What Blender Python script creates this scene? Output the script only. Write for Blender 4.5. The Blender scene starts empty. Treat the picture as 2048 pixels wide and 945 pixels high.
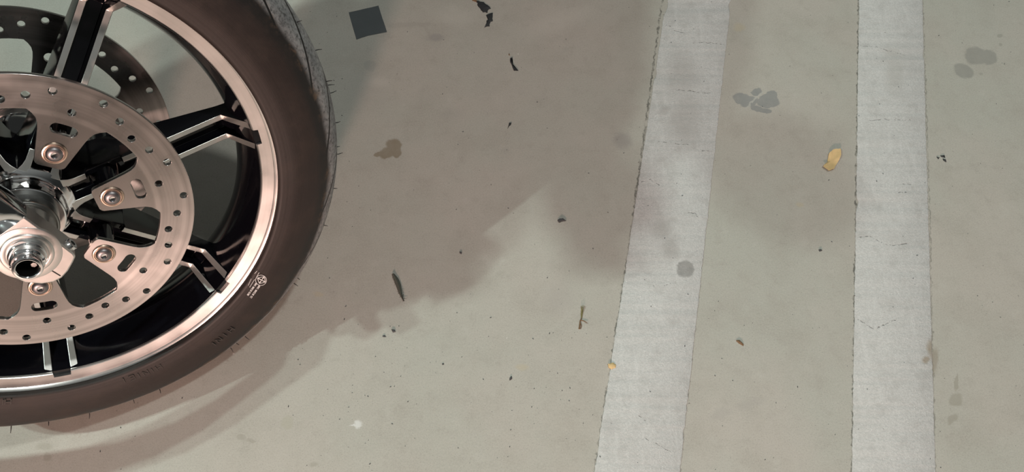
import bpy, bmesh, math, random
from mathutils import Vector, Matrix, noise as mnoise
random.seed(7)
S = bpy.context.scene
COL = S.collection
PI = math.pi
R = math.radians

# ------------------------------------------------------------------ camera
FPX, W, H = 1644.6, 2048, 945
EX = Vector((0.999675, 0.011277, 0.022871)); EY = Vector((0, -0.896892, 0.442244)); EZ = Vector((0.0255, -0.4421, -0.8966))
CR = Matrix((EX, EY, EZ))                      # camera frame (x right, y down, z forward) -> world
CAM = Vector((0, 0, 1.0353))
cd = bpy.data.cameras.new('camera'); cam = bpy.data.objects.new('camera', cd); COL.objects.link(cam)
rx, dn, fw = CR.col[0].copy(), CR.col[1].copy(), CR.col[2].copy()
fw.normalize(); rx = (rx - fw*rx.dot(fw)).normalized(); up = rx.cross(fw)
M = Matrix((rx, up, -fw)).transposed().to_4x4(); M.translation = CAM
cam.matrix_world = M
cd.sensor_width = 36; cd.lens = FPX*36/W; cd.clip_start = 0.02; cd.clip_end = 60
S.camera = cam

def ray(x, y):
    return CR @ Vector(((x-W/2)/FPX, (y-H/2)/FPX, 1))
def fl(x, y, z=0.0):                            # photo pixel -> point of the horizontal plane at z
    d = ray(x, y); return CAM + d*((z-CAM.z)/d.z)

# ------------------------------------------------------------------ light
S.view_settings.view_transform = 'Standard'; S.view_settings.look = 'None'
S.view_settings.gamma = 1; S.view_settings.use_curve_mapping = False
S.view_settings.exposure = 0.0
w = bpy.data.worlds.new('world'); S.world = w; w.use_nodes = True
# glow of the garage ceiling overhead, dark towards the horizon
wt = w.node_tree; wb = wt.nodes['Background']
tc = wt.nodes.new('ShaderNodeTexCoord'); sx = wt.nodes.new('ShaderNodeSeparateXYZ'); wt.links.new(tc.outputs['Generated'], sx.inputs[0])
mr = wt.nodes.new('ShaderNodeMapRange'); mr.interpolation_type = 'SMOOTHSTEP'
wt.links.new(sx.outputs[2], mr.inputs[0]); mr.inputs[1].default_value = .15; mr.inputs[2].default_value = .75; mr.inputs[3].default_value = .02; mr.inputs[4].default_value = .17
wt.links.new(mr.outputs[0], wb.inputs[1]); wb.inputs[0].default_value = (.97, 1, .95, 1)

def area(name, loc, target, power, color, sx, sy):
    l = bpy.data.lights.new(name, 'AREA'); l.shape = 'RECTANGLE'; l.size = sx; l.size_y = sy
    l.energy = power; l.color = color
    o = bpy.data.objects.new(name, l); COL.objects.link(o)
    o.location = loc
    o.rotation_euler = (Vector(target)-Vector(loc)).to_track_quat('-Z', 'Y').to_euler()
    return o
WC = Vector((-.47706, .42272, .2991))           # wheel centre
LA = Vector((-2.36, -.26, 3.20))                # tube lamps behind the motorcycle
LA2 = Vector((-2.738, -.325, 3.20))
LB = Vector((-.45, -2.4, 1.02))                # warm lamp behind the photographer
LC = Vector((1.05, .42, 3.2))                 # added fill lamp to the right, placed so its shadow hides behind the wheel
area('tube_lamp', LA, (.2, .4, 0), 38, (.82, 1, .92), .06, .06)
area('tube_lamp', LA2, (.2, .4, 0), 45, (.82, 1, .92), .06, .06)
area('warm_lamp', LB, (-.2, .4, .1), 72, (1, .66, .56), .20, .20)
area('fill_lamp', LC, (-.1, .4, 0), 32, (.97, 1, .95), .16, .16)

# ------------------------------------------------------------------ helpers
def obj(name, verts, faces, mats, parent=None, mi=None, smooth=True, mat=None, uvs=None):
    me = bpy.data.meshes.new(name)
    me.from_pydata([tuple(v) for v in verts], [], faces)
    mats = mats if isinstance(mats, (list, tuple)) else [mats]
    for m in mats: me.materials.append(m)
    if mi: me.polygons.foreach_set('material_index', mi)
    me.polygons.foreach_set('use_smooth', [bool(smooth)]*len(me.polygons))
    if uvs:
        ul = me.uv_layers.new(name='UVMap')
        for p in me.polygons:
            for li, uv in zip(p.loop_indices, uvs[p.index]): ul.data[li].uv = uv
    me.update()
    o = bpy.data.objects.new(name, me); COL.objects.link(o)
    if mat is not None: o.matrix_basis = mat
    if parent: o.parent = parent
    return o
def fix(o, bevel=0, seg=2, angle=35):
    bm = bmesh.new(); bm.from_mesh(o.data); bmesh.ops.recalc_face_normals(bm, faces=bm.faces[:]); bm.to_mesh(o.data); bm.free()
    if bevel:
        m = o.modifiers.new('bevel', 'BEVEL'); m.width = bevel; m.segments = seg; m.limit_method = 'ANGLE'; m.angle_limit = R(angle)
    try: o.data.set_sharp_from_angle(angle=R(angle))
    except Exception: pass
    return o
def tag(o, label, cat, group=None):
    o['label'] = label; o['category'] = cat
    if group: o['group'] = group
    return o
class MB:
    def __init__(s): s.v = []; s.f = []; s.m = []
    def add(s, vs, fs, mi=0):
        b = len(s.v); s.v += [Vector(v) for v in vs]; s.f += [tuple(i+b for i in f) for f in fs]; s.m += [mi]*len(fs)
    def box(s, x0, x1, y0, y1, z0, z1, mi=0):
        s.add([(x0,y0,z0),(x1,y0,z0),(x1,y1,z0),(x0,y1,z0),(x0,y0,z1),(x1,y0,z1),(x1,y1,z1),(x0,y1,z1)],
              [(0,3,2,1),(4,5,6,7),(0,1,5,4),(1,2,6,5),(2,3,7,6),(3,0,4,7)], mi)
    def prism(s, poly, off, mi=0):              # polygon of 3D points pushed along off
        n = len(poly); off = Vector(off)
        s.add(list(poly)+[Vector(p)+off for p in poly],
              [tuple(range(n-1,-1,-1)), tuple(range(n,2*n))]+[(i,(i+1)%n,n+(i+1)%n,n+i) for i in range(n)], mi)
    def lathe(s, prof, n=48, c=(0,0), mi=0, closed=False, mis=None):
        vs = []; fs = []; ms = []
        k = len(prof)
        for i in range(n):
            t = 2*PI*i/n; ct, st = math.cos(t), math.sin(t)
            vs += [(c[0]+r*ct, c[1]+r*st, h) for r, h in prof]
        for i in range(n):
            j = (i+1) % n
            for q in range(k if closed else k-1):
                q2 = (q+1) % k
                fs.append((i*k+q, j*k+q, j*k+q2, i*k+q2)); ms.append(mis[q] if mis else mi)
        b = len(s.v); s.v += [Vector(v) for v in vs]; s.f += [tuple(x+b for x in f) for f in fs]; s.m += ms
    def tube(s, pts, rad, n=12, mi=0, caps=True):
        pts = [Vector(p) for p in pts]; rad = rad if isinstance(rad, (list, tuple)) else [rad]*len(pts)
        vs = []; fs = []; ref = None
        for i, p in enumerate(pts):
            t = (pts[min(i+1, len(pts)-1)]-pts[max(i-1, 0)]).normalized()
            if ref is None: ref = t.orthogonal().normalized()
            ref = (ref - t*ref.dot(t)).normalized(); b2 = t.cross(ref)
            vs += [p+(ref*math.cos(2*PI*k/n)+b2*math.sin(2*PI*k/n))*rad[i] for k in range(n)]
        for i in range(len(pts)-1):
            for k in range(n):
                fs.append((i*n+k, i*n+(k+1)%n, (i+1)*n+(k+1)%n, (i+1)*n+k))
        if caps:
            fs.append(tuple(range(n-1,-1,-1))); fs.append(tuple((len(pts)-1)*n+k for k in range(n)))
        s.add(vs, fs, mi)
    def build(s, name, mats, parent=None, mat=None, smooth=True, bevel=0, angle=35, seg=2):
        return fix(obj(name, s.v, s.f, mats, parent, s.m, smooth, mat), bevel, seg, angle)

# ------------------------------------------------------------------ materials
class NT:
    def __init__(s, name):
        s.m = bpy.data.materials.new(name); s.m.use_nodes = True
        s.t = s.m.node_tree; s.b = s.t.nodes['Principled BSDF']
    def n(s, typ, **kw):
        x = s.t.nodes.new(typ)
        for k, v in kw.items(): setattr(x, k, v)
        return x
    def put(s, sock, v):
        if hasattr(v, 'links') or isinstance(v, bpy.types.NodeSocket): s.t.links.new(v, sock)
        else: sock.default_value = v
    def math(s, op, a, b=None, c=None, clamp=False):
        x = s.n('ShaderNodeMath', operation=op, use_clamp=clamp)
        for i, v in enumerate((a, b, c)):
            if v is not None: s.put(x.inputs[i], v)
        return x.outputs[0]
    def mix(s, f, a, b):
        x = s.n('ShaderNodeMix', data_type='RGBA')
        s.put(x.inputs[0], f)
        for i, v in ((6, a), (7, b)): s.put(x.inputs[i], v if isinstance(v, bpy.types.NodeSocket) else (*v, 1))
        return x.outputs[2]
    def noise(s, vec, scale, detail=3, rough=.55, out=0):
        x = s.n('ShaderNodeTexNoise'); s.put(x.inputs['Vector'], vec)
        x.inputs['Scale'].default_value = scale; x.inputs['Detail'].default_value = detail; x.inputs['Roughness'].default_value = rough
        return x.outputs[out]
    def ramp(s, v, a, b):                       # smooth 0..1 between a and b
        x = s.n('ShaderNodeMapRange', interpolation_type='SMOOTHSTEP')
        s.put(x.inputs[0], v); x.inputs[1].default_value = a; x.inputs[2].default_value = b
        return x.outputs[0]
    def bump(s, hgt, strength=.3, dist=.001, nrm=None):
        x = s.n('ShaderNodeBump'); x.inputs['Strength'].default_value = strength; x.inputs['Distance'].default_value = dist
        s.put(x.inputs['Height'], hgt)
        if nrm: s.put(x.inputs['Normal'], nrm)
        return x.outputs[0]
    def coord(s): return s.n('ShaderNodeTexCoord').outputs['Object']
    def col(s, c): s.put(s.b.inputs['Base Color'], c if isinstance(c, bpy.types.NodeSocket) else (*c, 1))

def simple(name, col, rough=.5, metal=0, spec=.5, var=.0, vs=60, coat=0):
    k = NT(name); P = k.coord()
    if var:
        f = k.noise(P, vs, 4)
        k.col(k.mix(f, tuple(c*(1-var) for c in col), tuple(min(1, c*(1+var)) for c in col)))
    else: k.col(col)
    k.put(k.b.inputs['Roughness'], k.math('ADD', rough-.05, k.math('MULTIPLY', k.noise(P, 180, 2), .1)))
    k.b.inputs['Metallic'].default_value = metal; k.b.inputs['Specular IOR Level'].default_value = spec
    k.b.inputs['Coat Weight'].default_value = coat
    return k.m

def ring_metal(name, col, rough, scale, amt=.25, aniso=.7):    # concentric brushed metal, axis = local Z
    k = NT(name); P = k.coord()
    sp = k.n('ShaderNodeSeparateXYZ'); k.put(sp.inputs[0], P)
    r = k.math('SQRT', k.math('ADD', k.math('POWER', sp.outputs[0], 2), k.math('POWER', sp.outputs[1], 2)))
    cx = k.n('ShaderNodeCombineXYZ'); k.put(cx.inputs[0], r)
    lines = k.noise(cx.outputs[0], scale, 6, .7)
    broad = k.noise(cx.outputs[0], 160, 2)
    smear = k.noise(P, 25, 3)
    f = k.math('ADD', k.math('MULTIPLY', lines, .35), k.math('MULTIPLY', k.math('MULTIPLY', k.ramp(broad, .3, .7), k.ramp(r, .112, .1145)), .65))
    k.col(k.mix(f, tuple(c*(1-amt) for c in col), tuple(min(1, c*(1+amt*.6)) for c in col)))
    k.put(k.b.inputs['Roughness'], k.math('ADD', rough, k.math('MULTIPLY', k.math('SUBTRACT', smear, .5), .25)))
    k.b.inputs['Metallic'].default_value = 1
    k.put(k.b.inputs['Normal'], k.bump(k.math('MULTIPLY', lines, k.ramp(r, .110, .115)), .06, .0003))
    tg = k.n('ShaderNodeTangent', direction_type='RADIAL', axis='Z'); k.put(k.b.inputs['Tangent'], tg.outputs[0])
    k.b.inputs['Anisotropic'].default_value = aniso; k.b.inputs['Anisotropic Rotation'].default_value = .25
    return k.m

MAT = {}
MAT['chrome'] = simple('chrome', (.86, .87, .88), .10, 1)
MAT['cast'] = simple('satin_alloy', (.74, .72, .70), .36, 1, var=.06)
MAT['machined'] = simple('machined_alloy', (.86, .85, .82), .42, 1, var=.05)
MAT['lip'] = ring_metal('turned_alloy', (.86, .85, .83), .32, 900, .10, .6)
MAT['gloss'] = simple('gloss_black', (.004, .004, .006), .10, 0, .5)
MAT['dark'] = simple('cavity_shade', (.004, .004, .004), .5)  # near-black stands in for shade inside the bore, slit and bolt socket
MAT['disc'] = ring_metal('brushed_steel', (.52, .50, .485), .29, 1400, .30, .7)
MAT['bolt'] = simple('zinc_bolt', (.26, .25, .26), .42, 1, var=.1)
MAT['collar'] = simple('dark_steel', (.30, .30, .29), .30, 1)
MAT['washer'] = simple('warm_lit_washer', (.80, .62, .50), .25, 1)  # copper tint paints the warm light mirrored in the washer
MAT['white'] = simple('white_print', (.80, .79, .78), .5)
MAT['paint'] = simple('black_paint', (.012, .012, .014), .2, 0, .5, coat=.5)
MAT['black_rubber'] = simple('black_plastic', (.02, .02, .02), .6)
MAT['glass'] = simple('lens_glass', (.7, .7, .7), .08, .6)

# ------------------------------------------------------------------ floor
def shape_group(kind):
    g = bpy.data.node_groups.new(kind, 'ShaderNodeTree')
    g.interface.new_socket('P', in_out='INPUT', socket_type='NodeSocketVector')
    a = g.nodes.new('NodeGroupInput'); z = g.nodes.new('NodeGroupOutput')
    def vm(op, x, y):
        n = g.nodes.new('ShaderNodeVectorMath'); n.operation = op
        for i, q in ((0, x), (1, y)):
            if isinstance(q, bpy.types.NodeSocket): g.links.new(q, n.inputs[i])
            elif q is not None: n.inputs[i].default_value = q
        return n
    if kind == 'blob':                         # distance in units of the ellipse radius
        for nm in ('C', 'U', 'V'): g.interface.new_socket(nm, in_out='INPUT', socket_type='NodeSocketVector')
        d = vm('SUBTRACT', a.outputs['P'], a.outputs['C']).outputs[0]
        x = vm('DOT_PRODUCT', d, a.outputs['U']).outputs['Value']; y = vm('DOT_PRODUCT', d, a.outputs['V']).outputs['Value']
        c = g.nodes.new('ShaderNodeCombineXYZ'); g.links.new(x, c.inputs[0]); g.links.new(y, c.inputs[1])
        out = vm('LENGTH', c.outputs[0], None).outputs['Value']
    else:                                      # metres from the segment A..A+B
        for nm in ('A', 'B', 'I'): g.interface.new_socket(nm, in_out='INPUT', socket_type='NodeSocketVector')
        d = vm('SUBTRACT', a.outputs['P'], a.outputs['A']).outputs[0]
        t = vm('DOT_PRODUCT', d, a.outputs['I']).outputs['Value']
        cl = g.nodes.new('ShaderNodeClamp'); g.links.new(t, cl.inputs[0])
        sc = g.nodes.new('ShaderNodeVectorMath'); sc.operation = 'SCALE'; g.links.new(a.outputs['B'], sc.inputs[0]); g.links.new(cl.outputs[0], sc.inputs['Scale'])
        out = vm('LENGTH', vm('SUBTRACT', d, sc.outputs[0]).outputs[0], None).outputs['Value']
    g.interface.new_socket('D', in_out='OUTPUT', socket_type='NodeSocketFloat')
    g.links.new(out, z.inputs['D'])
    return g
BLOB, SEG = shape_group('blob'), shape_group('segment')
def blob(k, P, x, y, rx_, ry_, rot=0):         # ellipse given in photo pixels, laid on the floor
    c = fl(x, y); ca, sa = math.cos(R(rot)), math.sin(R(rot))
    ux = fl(x+rx_*ca, y+rx_*sa)-c; vx = fl(x-ry_*sa, y+ry_*ca)-c
    n = k.n('ShaderNodeGroup'); n.node_tree = BLOB
    k.put(n.inputs['P'], P); n.inputs['C'].default_value = c
    det = ux.x*vx.y-ux.y*vx.x
    n.inputs['U'].default_value = (vx.y/det, -vx.x/det, 0); n.inputs['V'].default_value = (-ux.y/det, ux.x/det, 0)
    return n.outputs[0]
def seg(k, P, p, q):
    a, b = fl(*p), fl(*q); d = b-a
    n = k.n('ShaderNodeGroup'); n.node_tree = SEG
    k.put(n.inputs['P'], P); n.inputs['A'].default_value = a; n.inputs['B'].default_value = d; n.inputs['I'].default_value = d/d.length_squared
    return n.outputs[0]
def union(k, ds):
    o = ds[0]
    for d in ds[1:]: o = k.math('MINIMUM', o, d)
    return o
def warp(k, P, scale, amt, detail=3):
    c = k.noise(P, scale, detail, .6, 1)
    s = k.n('ShaderNodeVectorMath', operation='SUBTRACT'); k.put(s.inputs[0], c); s.inputs[1].default_value = (.5, .5, .5)
    m = k.n('ShaderNodeVectorMath', operation='SCALE'); k.put(m.inputs[0], s.outputs[0]); m.inputs['Scale'].default_value = amt
    z = k.n('ShaderNodeVectorMath', operation='MULTIPLY'); k.put(z.inputs[0], m.outputs[0]); z.inputs[1].default_value = (1, 1, 0)
    a = k.n('ShaderNodeVectorMath', operation='ADD'); k.put(a.inputs[0], P); k.put(a.inputs[1], z.outputs[0])
    f = k.n('ShaderNodeVectorMath', operation='MULTIPLY'); k.put(f.inputs[0], a.outputs[0]); f.inputs[1].default_value = (1, 1, 0)
    return f.outputs[0]
def specks(k, P, scale, size, keep, stretch=None):   # sparse dots
    if stretch:
        mp = k.n('ShaderNodeMapping'); k.put(mp.inputs[0], P); mp.inputs['Scale'].default_value = stretch; mp.inputs['Rotation'].default_value = (0, 0, R(11)); P = mp.outputs[0]
    v = k.n('ShaderNodeTexVoronoi'); k.put(v.inputs['Vector'], P); v.inputs['Scale'].default_value = scale
    cx = k.n('ShaderNodeSeparateColor'); k.put(cx.inputs[0], v.outputs['Color'])
    d = k.math('ADD', v.outputs['Distance'], k.math('MULTIPLY', k.noise(P, scale*3, 2), .12))
    dot = k.math('SUBTRACT', 1, k.ramp(d, size*.6, size))
    return k.math('MULTIPLY', dot, k.math('LESS_THAN', cx.outputs[0], keep))

# edges of the two raised strips, photo pixels (top -> bottom)
STRIPS = [([(1332.4,0),(1264,450),(1189,945)], [(1462,0),(1411,450),(1359.5,945)]),
          ([(1718,0),(1711.5,450),(1703.7,945)], [(1844,0),(1860,450),(1870,945)])]

def floor_material():
    k = NT('sealed_concrete'); P = k.coord(); P2 = warp(k, P, 60, .010); P3 = warp(k, P, 120, .010, 4)
    big = k.noise(P, 3.2, 4, .6); mid = k.noise(P, 14, 4, .6); fine = k.noise(P, 420, 3, .7)
    c = k.mix(k.ramp(big, .35, .65), (.395, .395, .352), (.425, .398, .358))
    c = k.mix(k.math('MULTIPLY', k.ramp(mid, .42, .75), .45), c, (.33, .308, .27))
    c = k.mix(k.math('MULTIPLY', k.ramp(k.noise(P, 48, 5, .65), .5, .74), .40), c, (.315, .295, .262))
    c = k.mix(k.math('MULTIPLY', k.ramp(k.noise(P, 33, 4, .6), .56, .78), .40), c, (.47, .46, .42))
    c = k.mix(k.math('MULTIPLY', k.ramp(fine, .35, .75), .42), c, (.50, .48, .43))
    c = k.mix(k.math('MULTIPLY', k.math('SUBTRACT', 1, k.ramp(k.noise(P, 700, 2), .30, .44)), .5), c, (.24, .225, .20))
    def stain(c, ds, col, amt, soft=.25, Pn=None):
        m = k.math('SUBTRACT', 1, k.ramp(union(k, ds), 1-soft, 1+soft*.3))
        tex = k.math('ADD', .75, k.math('MULTIPLY', k.noise(P, 90, 3), .5))
        return k.mix(k.math('MULTIPLY', k.math('MULTIPLY', m, tex), amt, clamp=True), c, col)
    B = lambda *a: blob(k, P2, *a)
    B3 = lambda *a: blob(k, P3, *a)
    # brown drip near the tyre
    c = stain(c, [B(787,290,16,14), B(778,305,22,12,-20), B(793,305,11,13), B(757,309,10,5,-20)], (.225, .19, .135), .8)
    # grey lifted sealer patches between the strips
    c = stain(c, [B3(1484,198,19,12,8), B3(1498,204,20,10,-10), B3(1513,184,12,8,-20), B3(1543,194,12,14,20), B3(1538,205,22,13,0),
                  B3(1530,200,18,12,-30), B3(1513,217,14,6,10), B3(1530,222,14,5,10)], (.25, .255, .25), .85, .14)
    c = stain(c, [seg_e(k, P3, (1492,217), (1524,184), 1.7)], (.43, .42, .385), .8, .4)
    # three grey ovals beyond the right strip
    c = stain(c, [B3(1951,112,24,19,10), B3(1976,115,20,16,15), B3(1927,142,23,15,25)], (.27, .268, .245), .75, .2)
    c = stain(c, [B(1999,71,6,4), B(2001,89,5,4), B(1961,148,5,3,30)], (.29, .285, .25), .6, .4)
    # drips at the lower right
    c = stain(c, [B(1911,800,17,15), B(1912,765,5,20,5), B(1905,838,7,15,35)], (.31, .295, .25), .75, .3)
    # small round spots
    c = stain(c, [B(740,132,12,12)], (.31, .31, .285), .55, .3)
    c = stain(c, [B(574,845,15,14)], (.37, .355, .29), .5, .3)
    c = stain(c, [B(482,877,9,7), B(500,882,12,5)], (.31, .29, .25), .6, .5)
    c = stain(c, [B(630,930,10,5), B(95,915,9,8), B(90,895,20,10)], (.30, .285, .24), .5, .5)
    c = stain(c, [B(870,75,20,10)], (.29, .28, .27), .6, .6)
    c = stain(c, [seg_e(k, P2, (780,52), (855,48), 7), seg_e(k, P2, (850,50), (860,70), 5)], (.35, .335, .30), .5, .6)
    c = stain(c, [B(1245,283,22,20)], (.28, .265, .25), .6, .6)
    c = stain(c, [B(1010,303,10,8), B(1132,100,8,8), B(900,230,30,16), B(735,180,50,60)], (.36, .35, .32), .35, .8)
    c = stain(c, [B(1120,40,90,25,-20), B(910,35,50,25), B(760,165,30,14)], (.52, .50, .45), .35, .9)
    c = stain(c, [B(637,590,14,6), B(1600,409,9,6), B(1478,55,14,10), B(1045,735,16,8)], (.46, .39, .25), .35, .6)
    c = stain(c, [B(1440,830,30,12,-20), B(1500,808,40,12,-15), B(1330,600,30,22)], (.36, .34, .315), .4, .7)
    c = stain(c, [B(1478,680,8,6), B(1116,598,40,40)], (.36, .335, .31), .4, .8)
    # pale scuffs
    c = stain(c, [B3(716,849,9,10), B3(708,850,10,3)], (.66, .67, .66), .75, .5)
    c = stain(c, [B3(467,708,3,2), B3(1037,108,1.5,1.5), B3(1014,675,1.5,1.5)], (.75, .75, .72), .9, .5)
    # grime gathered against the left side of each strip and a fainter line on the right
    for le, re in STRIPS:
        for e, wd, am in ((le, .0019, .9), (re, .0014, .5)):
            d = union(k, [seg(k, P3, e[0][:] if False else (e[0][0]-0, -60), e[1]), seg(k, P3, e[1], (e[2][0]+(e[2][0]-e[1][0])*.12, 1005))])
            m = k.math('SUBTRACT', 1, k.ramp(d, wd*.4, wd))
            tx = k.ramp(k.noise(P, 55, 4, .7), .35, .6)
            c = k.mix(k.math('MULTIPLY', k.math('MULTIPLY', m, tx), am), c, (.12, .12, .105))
    d = blob(k, P2, 1868, 722, 12, 34, 5)
    c = k.mix(k.math('MULTIPLY', k.math('SUBTRACT', 1, k.ramp(d, .4, 1.1)), .55), c, (.24, .20, .15))
    # specks, pits and fine marks
    sp = specks(k, P, 55, .075, .5)
    c = k.mix(k.math('MULTIPLY', sp, .6), c, (.12, .11, .10))
    sp = specks(k, P, 30, .045, .45)
    c = k.mix(k.math('MULTIPLY', sp, .85), c, (.05, .048, .045))
    sp = specks(k, P, 24, .10, .30, (1, 2.6, 1))
    c = k.mix(k.math('MULTIPLY', sp, .45), c, (.22, .205, .185))
    k.col(c)
    k.put(k.b.inputs['Roughness'], k.math('ADD', .42, k.math('MULTIPLY', mid, .2)))
    k.b.inputs['Specular IOR Level'].default_value = .35
    h = k.math('ADD', k.math('MULTIPLY', fine, .5), k.noise(P, 90, 3))
    k.put(k.b.inputs['Normal'], k.bump(h, .10, .0015))
    return k.m
def seg_e(k, P, p, q, wpx):                    # segment distance in units of its half width
    s = (fl(p[0]+1, p[1])-fl(*p)).length
    return k.math('DIVIDE', seg(k, P, p, q), wpx*s)

def strip_material():
    k = NT('gritty_strip'); P = k.coord(); P2 = warp(k, P, 60, .010); P3 = warp(k, P, 120, .006)
    g1 = k.noise(P, 430, 4, .7); g2 = k.noise(P, 900, 2, .6); mid = k.noise(P, 20, 4, .6)
    mp = k.n('ShaderNodeMapping'); k.put(mp.inputs[0], P); mp.inputs['Scale'].default_value = (1, .12, 1); mp.inputs['Rotation'].default_value = (0, 0, R(11))
    trow = k.noise(mp.outputs[0], 110, 3, .6)
    c = k.mix(k.ramp(g1, .3, .7), (.475, .475, .465), (.585, .585, .575))
    c = k.mix(k.math('MULTIPLY', k.ramp(mid, .45, .75), .4), c, (.43, .42, .405))
    c = k.mix(k.math('MULTIPLY', k.ramp(trow, .5, .8), .35), c, (.66, .66, .65))
    c = k.mix(k.math('MULTIPLY', k.ramp(k.noise(P, 620, 2), .665, .73), .85), c, (.90, .90, .89))  # sparse near-white dots paint glints of the grit
    def dark(c, ds, col, amt, soft=.25):
        m = k.math('SUBTRACT', 1, k.ramp(union(k, ds), 1-soft, 1+soft*.3))
        tx = k.math('ADD', .6, k.math('MULTIPLY', k.noise(P, 130, 4), .8))
        return k.mix(k.math('MULTIPLY', k.math('MULTIPLY', m, tx), amt, clamp=True), c, col)
    c = dark(c, [blob(k, P2, 1370, 540, 19, 19)], (.27, .265, .255), .8, .2)
    c = dark(c, [blob(k, P2, 1340, 497, 22, 32, 0), blob(k, P2, 1325, 460, 24, 30)], (.36, .345, .33), .6, .8)
    c = dark(c, [blob(k, P2, 1363, 150, 40, 60, 0), blob(k, P2, 1370, 240, 45, 70), blob(k, P2, 1330, 222, 20, 10, -20)], (.375, .36, .345), .55, .9)  # soft darker patches paint the shadow lying across the nearer strip
    c = dark(c, [blob(k, P2, 1785, 108, 30, 14, 20), blob(k, P2, 1788, 145, 26, 60)], (.42, .41, .385), .5, .8)
    c = dark(c, [blob(k, P2, 1864, 700, 13, 26, 0), blob(k, P2, 1850, 720, 8, 10)], (.32, .26, .19), .75, .6)
    c = k.mix(k.math('MULTIPLY', k.ramp(k.noise(P, 45, 4, .65), .5, .72), .45), c, (.40, .395, .38))
    c = dark(c, [blob(k, P2, 1220, 855, 22, 26)], (.42, .41, .40), .5, .7)
    cr = []
    for line in [[(1338,52),(1352,63),(1372,68)], [(1379,88),(1408,86),(1447,90)], [(1317,284),(1345,289),(1376,291)], [(1403,302),(1421,303)],
                 [(1283,366),(1300,360),(1318,372)], [(1376,427),(1390,428),(1397,436)], [(1288,560),(1302,566),(1308,574)], [(1329,572),(1352,566)],
                 [(1292,878),(1310,888),(1340,905)], [(1278,833),(1290,842)],
                 [(1720,93),(1752,95),(1785,105),(1812,112)], [(1738,243),(1765,240),(1825,242)],
                 [(1715,476),(1740,474),(1760,486),(1785,492),(1812,489)], [(1800,370),(1822,370)], [(1795,386),(1812,387)], [(1715,640),(1748,660),(1790,640)], [(1350,180),(1420,188)]]:
        for p, q in zip(line, line[1:]): cr.append(seg(k, P3, p, q))
    d = union(k, cr)
    br = k.ramp(k.noise(P, 260, 3), .46, .56)
    crm = k.math('MULTIPLY', k.math('SUBTRACT', 1, k.ramp(d, .0002, .0008)), br)
    c = k.mix(k.math('MULTIPLY', crm, .75), c, (.13, .125, .12))
    po = specks(k, P, 75, .11, .42, (1, 1.9, 1))
    c = k.mix(k.math('MULTIPLY', po, .8), c, (.13, .125, .12))
    po2 = specks(k, P, 130, .12, .18)
    c = k.mix(k.math('MULTIPLY', po2, .6), c, (.20, .195, .19))
    k.col(c)
    k.b.inputs['Roughness'].default_value = .62
    h = k.math('SUBTRACT', k.math('ADD', k.math('MULTIPLY', g1, .8), k.math('MULTIPLY', g2, .5)), k.math('ADD', po, crm))
    k.put(k.b.inputs['Normal'], k.bump(h, .45, .0013))
    return k.m

fm = floor_material()
fo = obj('floor', [(-5,-5,0),(6,-5,0),(6,6,0),(-5,6,0)], [(0,1,2,3)], fm, smooth=False); fo['kind'] = 'structure'

def strip(name, le, re, label):
    # long rough-edged slab, its two sides follow straight floor lines with chips
    n = 1500; T = .0016
    def side(e):
        a, b = fl(*e[0]), fl(*e[2]); return a, (b-a)
    (a, da), (b, db) = side(le), side(re)
    vs = []; fs = []
    for i in range(n+1):
        t = -2.8+5.4*i/n
        L = a+da*t; Q = b+db*t; x = (Q-L).normalized()
        def jag(s, P):
            z = mnoise.noise(P*30+Vector((s,0,0)))*.0007 + mnoise.noise(P*170+Vector((s,3,0)))*.0007 + mnoise.noise(P*520+Vector((s,7,0)))*.0008
            z += max(0, mnoise.noise(P*22+Vector((s,9,0)))-.42)*.012
            return z
        j1 = jag(1.3, L); j2 = jag(5.1, Q)
        L = L+x*j1; Q = Q-x*j2
        tt = T+mnoise.noise(L*90)*.0003
        vs += [Vector((L.x,L.y,-.003)), Vector((L.x,L.y,tt*.55)), L+x*.0012+Vector((0,0,tt)), Q-x*.0012+Vector((0,0,tt)), Vector((Q.x,Q.y,tt*.55)), Vector((Q.x,Q.y,-.003))]
    for i in range(n):
        for q in range(5):
            fs.append((i*6+q, i*6+q+1, i*6+6+q+1, i*6+6+q))
    o = fix(obj(name, vs, fs, strip_mat, smooth=False))
    o['kind'] = 'structure'; tag(o, label, 'floor strip')
    return o
strip_mat = strip_material()
strip('trim_1', *STRIPS[0], 'slanting light grey gritty floor strip nearer the wheel, with a round dark spot')
strip('trim_2', *STRIPS[1], 'upright light grey gritty floor strip at the right, farther from the wheel')

# ------------------------------------------------------------------ motorcycle
U = Vector((-.86279, -.23221, .44908)); V = Vector((-.26907, -.54110, -.79675)); A = Vector((.42801, -.80826, .40437))
A.normalize(); U = (U-A*U.dot(A)).normalized(); V = A.cross(U)
BASE = fl(322, 716); BASE.z = 0
moto = bpy.data.objects.new('motorcycle', None); COL.objects.link(moto); moto.location = BASE
tag(moto, 'black motorcycle front wheel with polished rim, drilled brake disc and chrome fork end', 'motorcycle')
WM = Matrix((U, V, A)).transposed().to_4x4(); WM.translation = WC-BASE           # wheel frame, local to the motorcycle
IDM = Matrix.Translation(-BASE)                                                   # world coordinates, local to the motorcycle
mm = .001
def wpx(x, y, h):                              # pixel -> point in the wheel frame on the plane h (mm)
    d = ray(x, y); o = WC+A*(h*mm); t = (o-CAM).dot(A)/d.dot(A); p = CAM+d*t-WC
    return Vector((p.dot(U), p.dot(V), h*mm))
TH0 = R(-106.1)
def pol(r, t, h): return Vector((r*mm*math.cos(t), r*mm*math.sin(t), h*mm))

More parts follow.
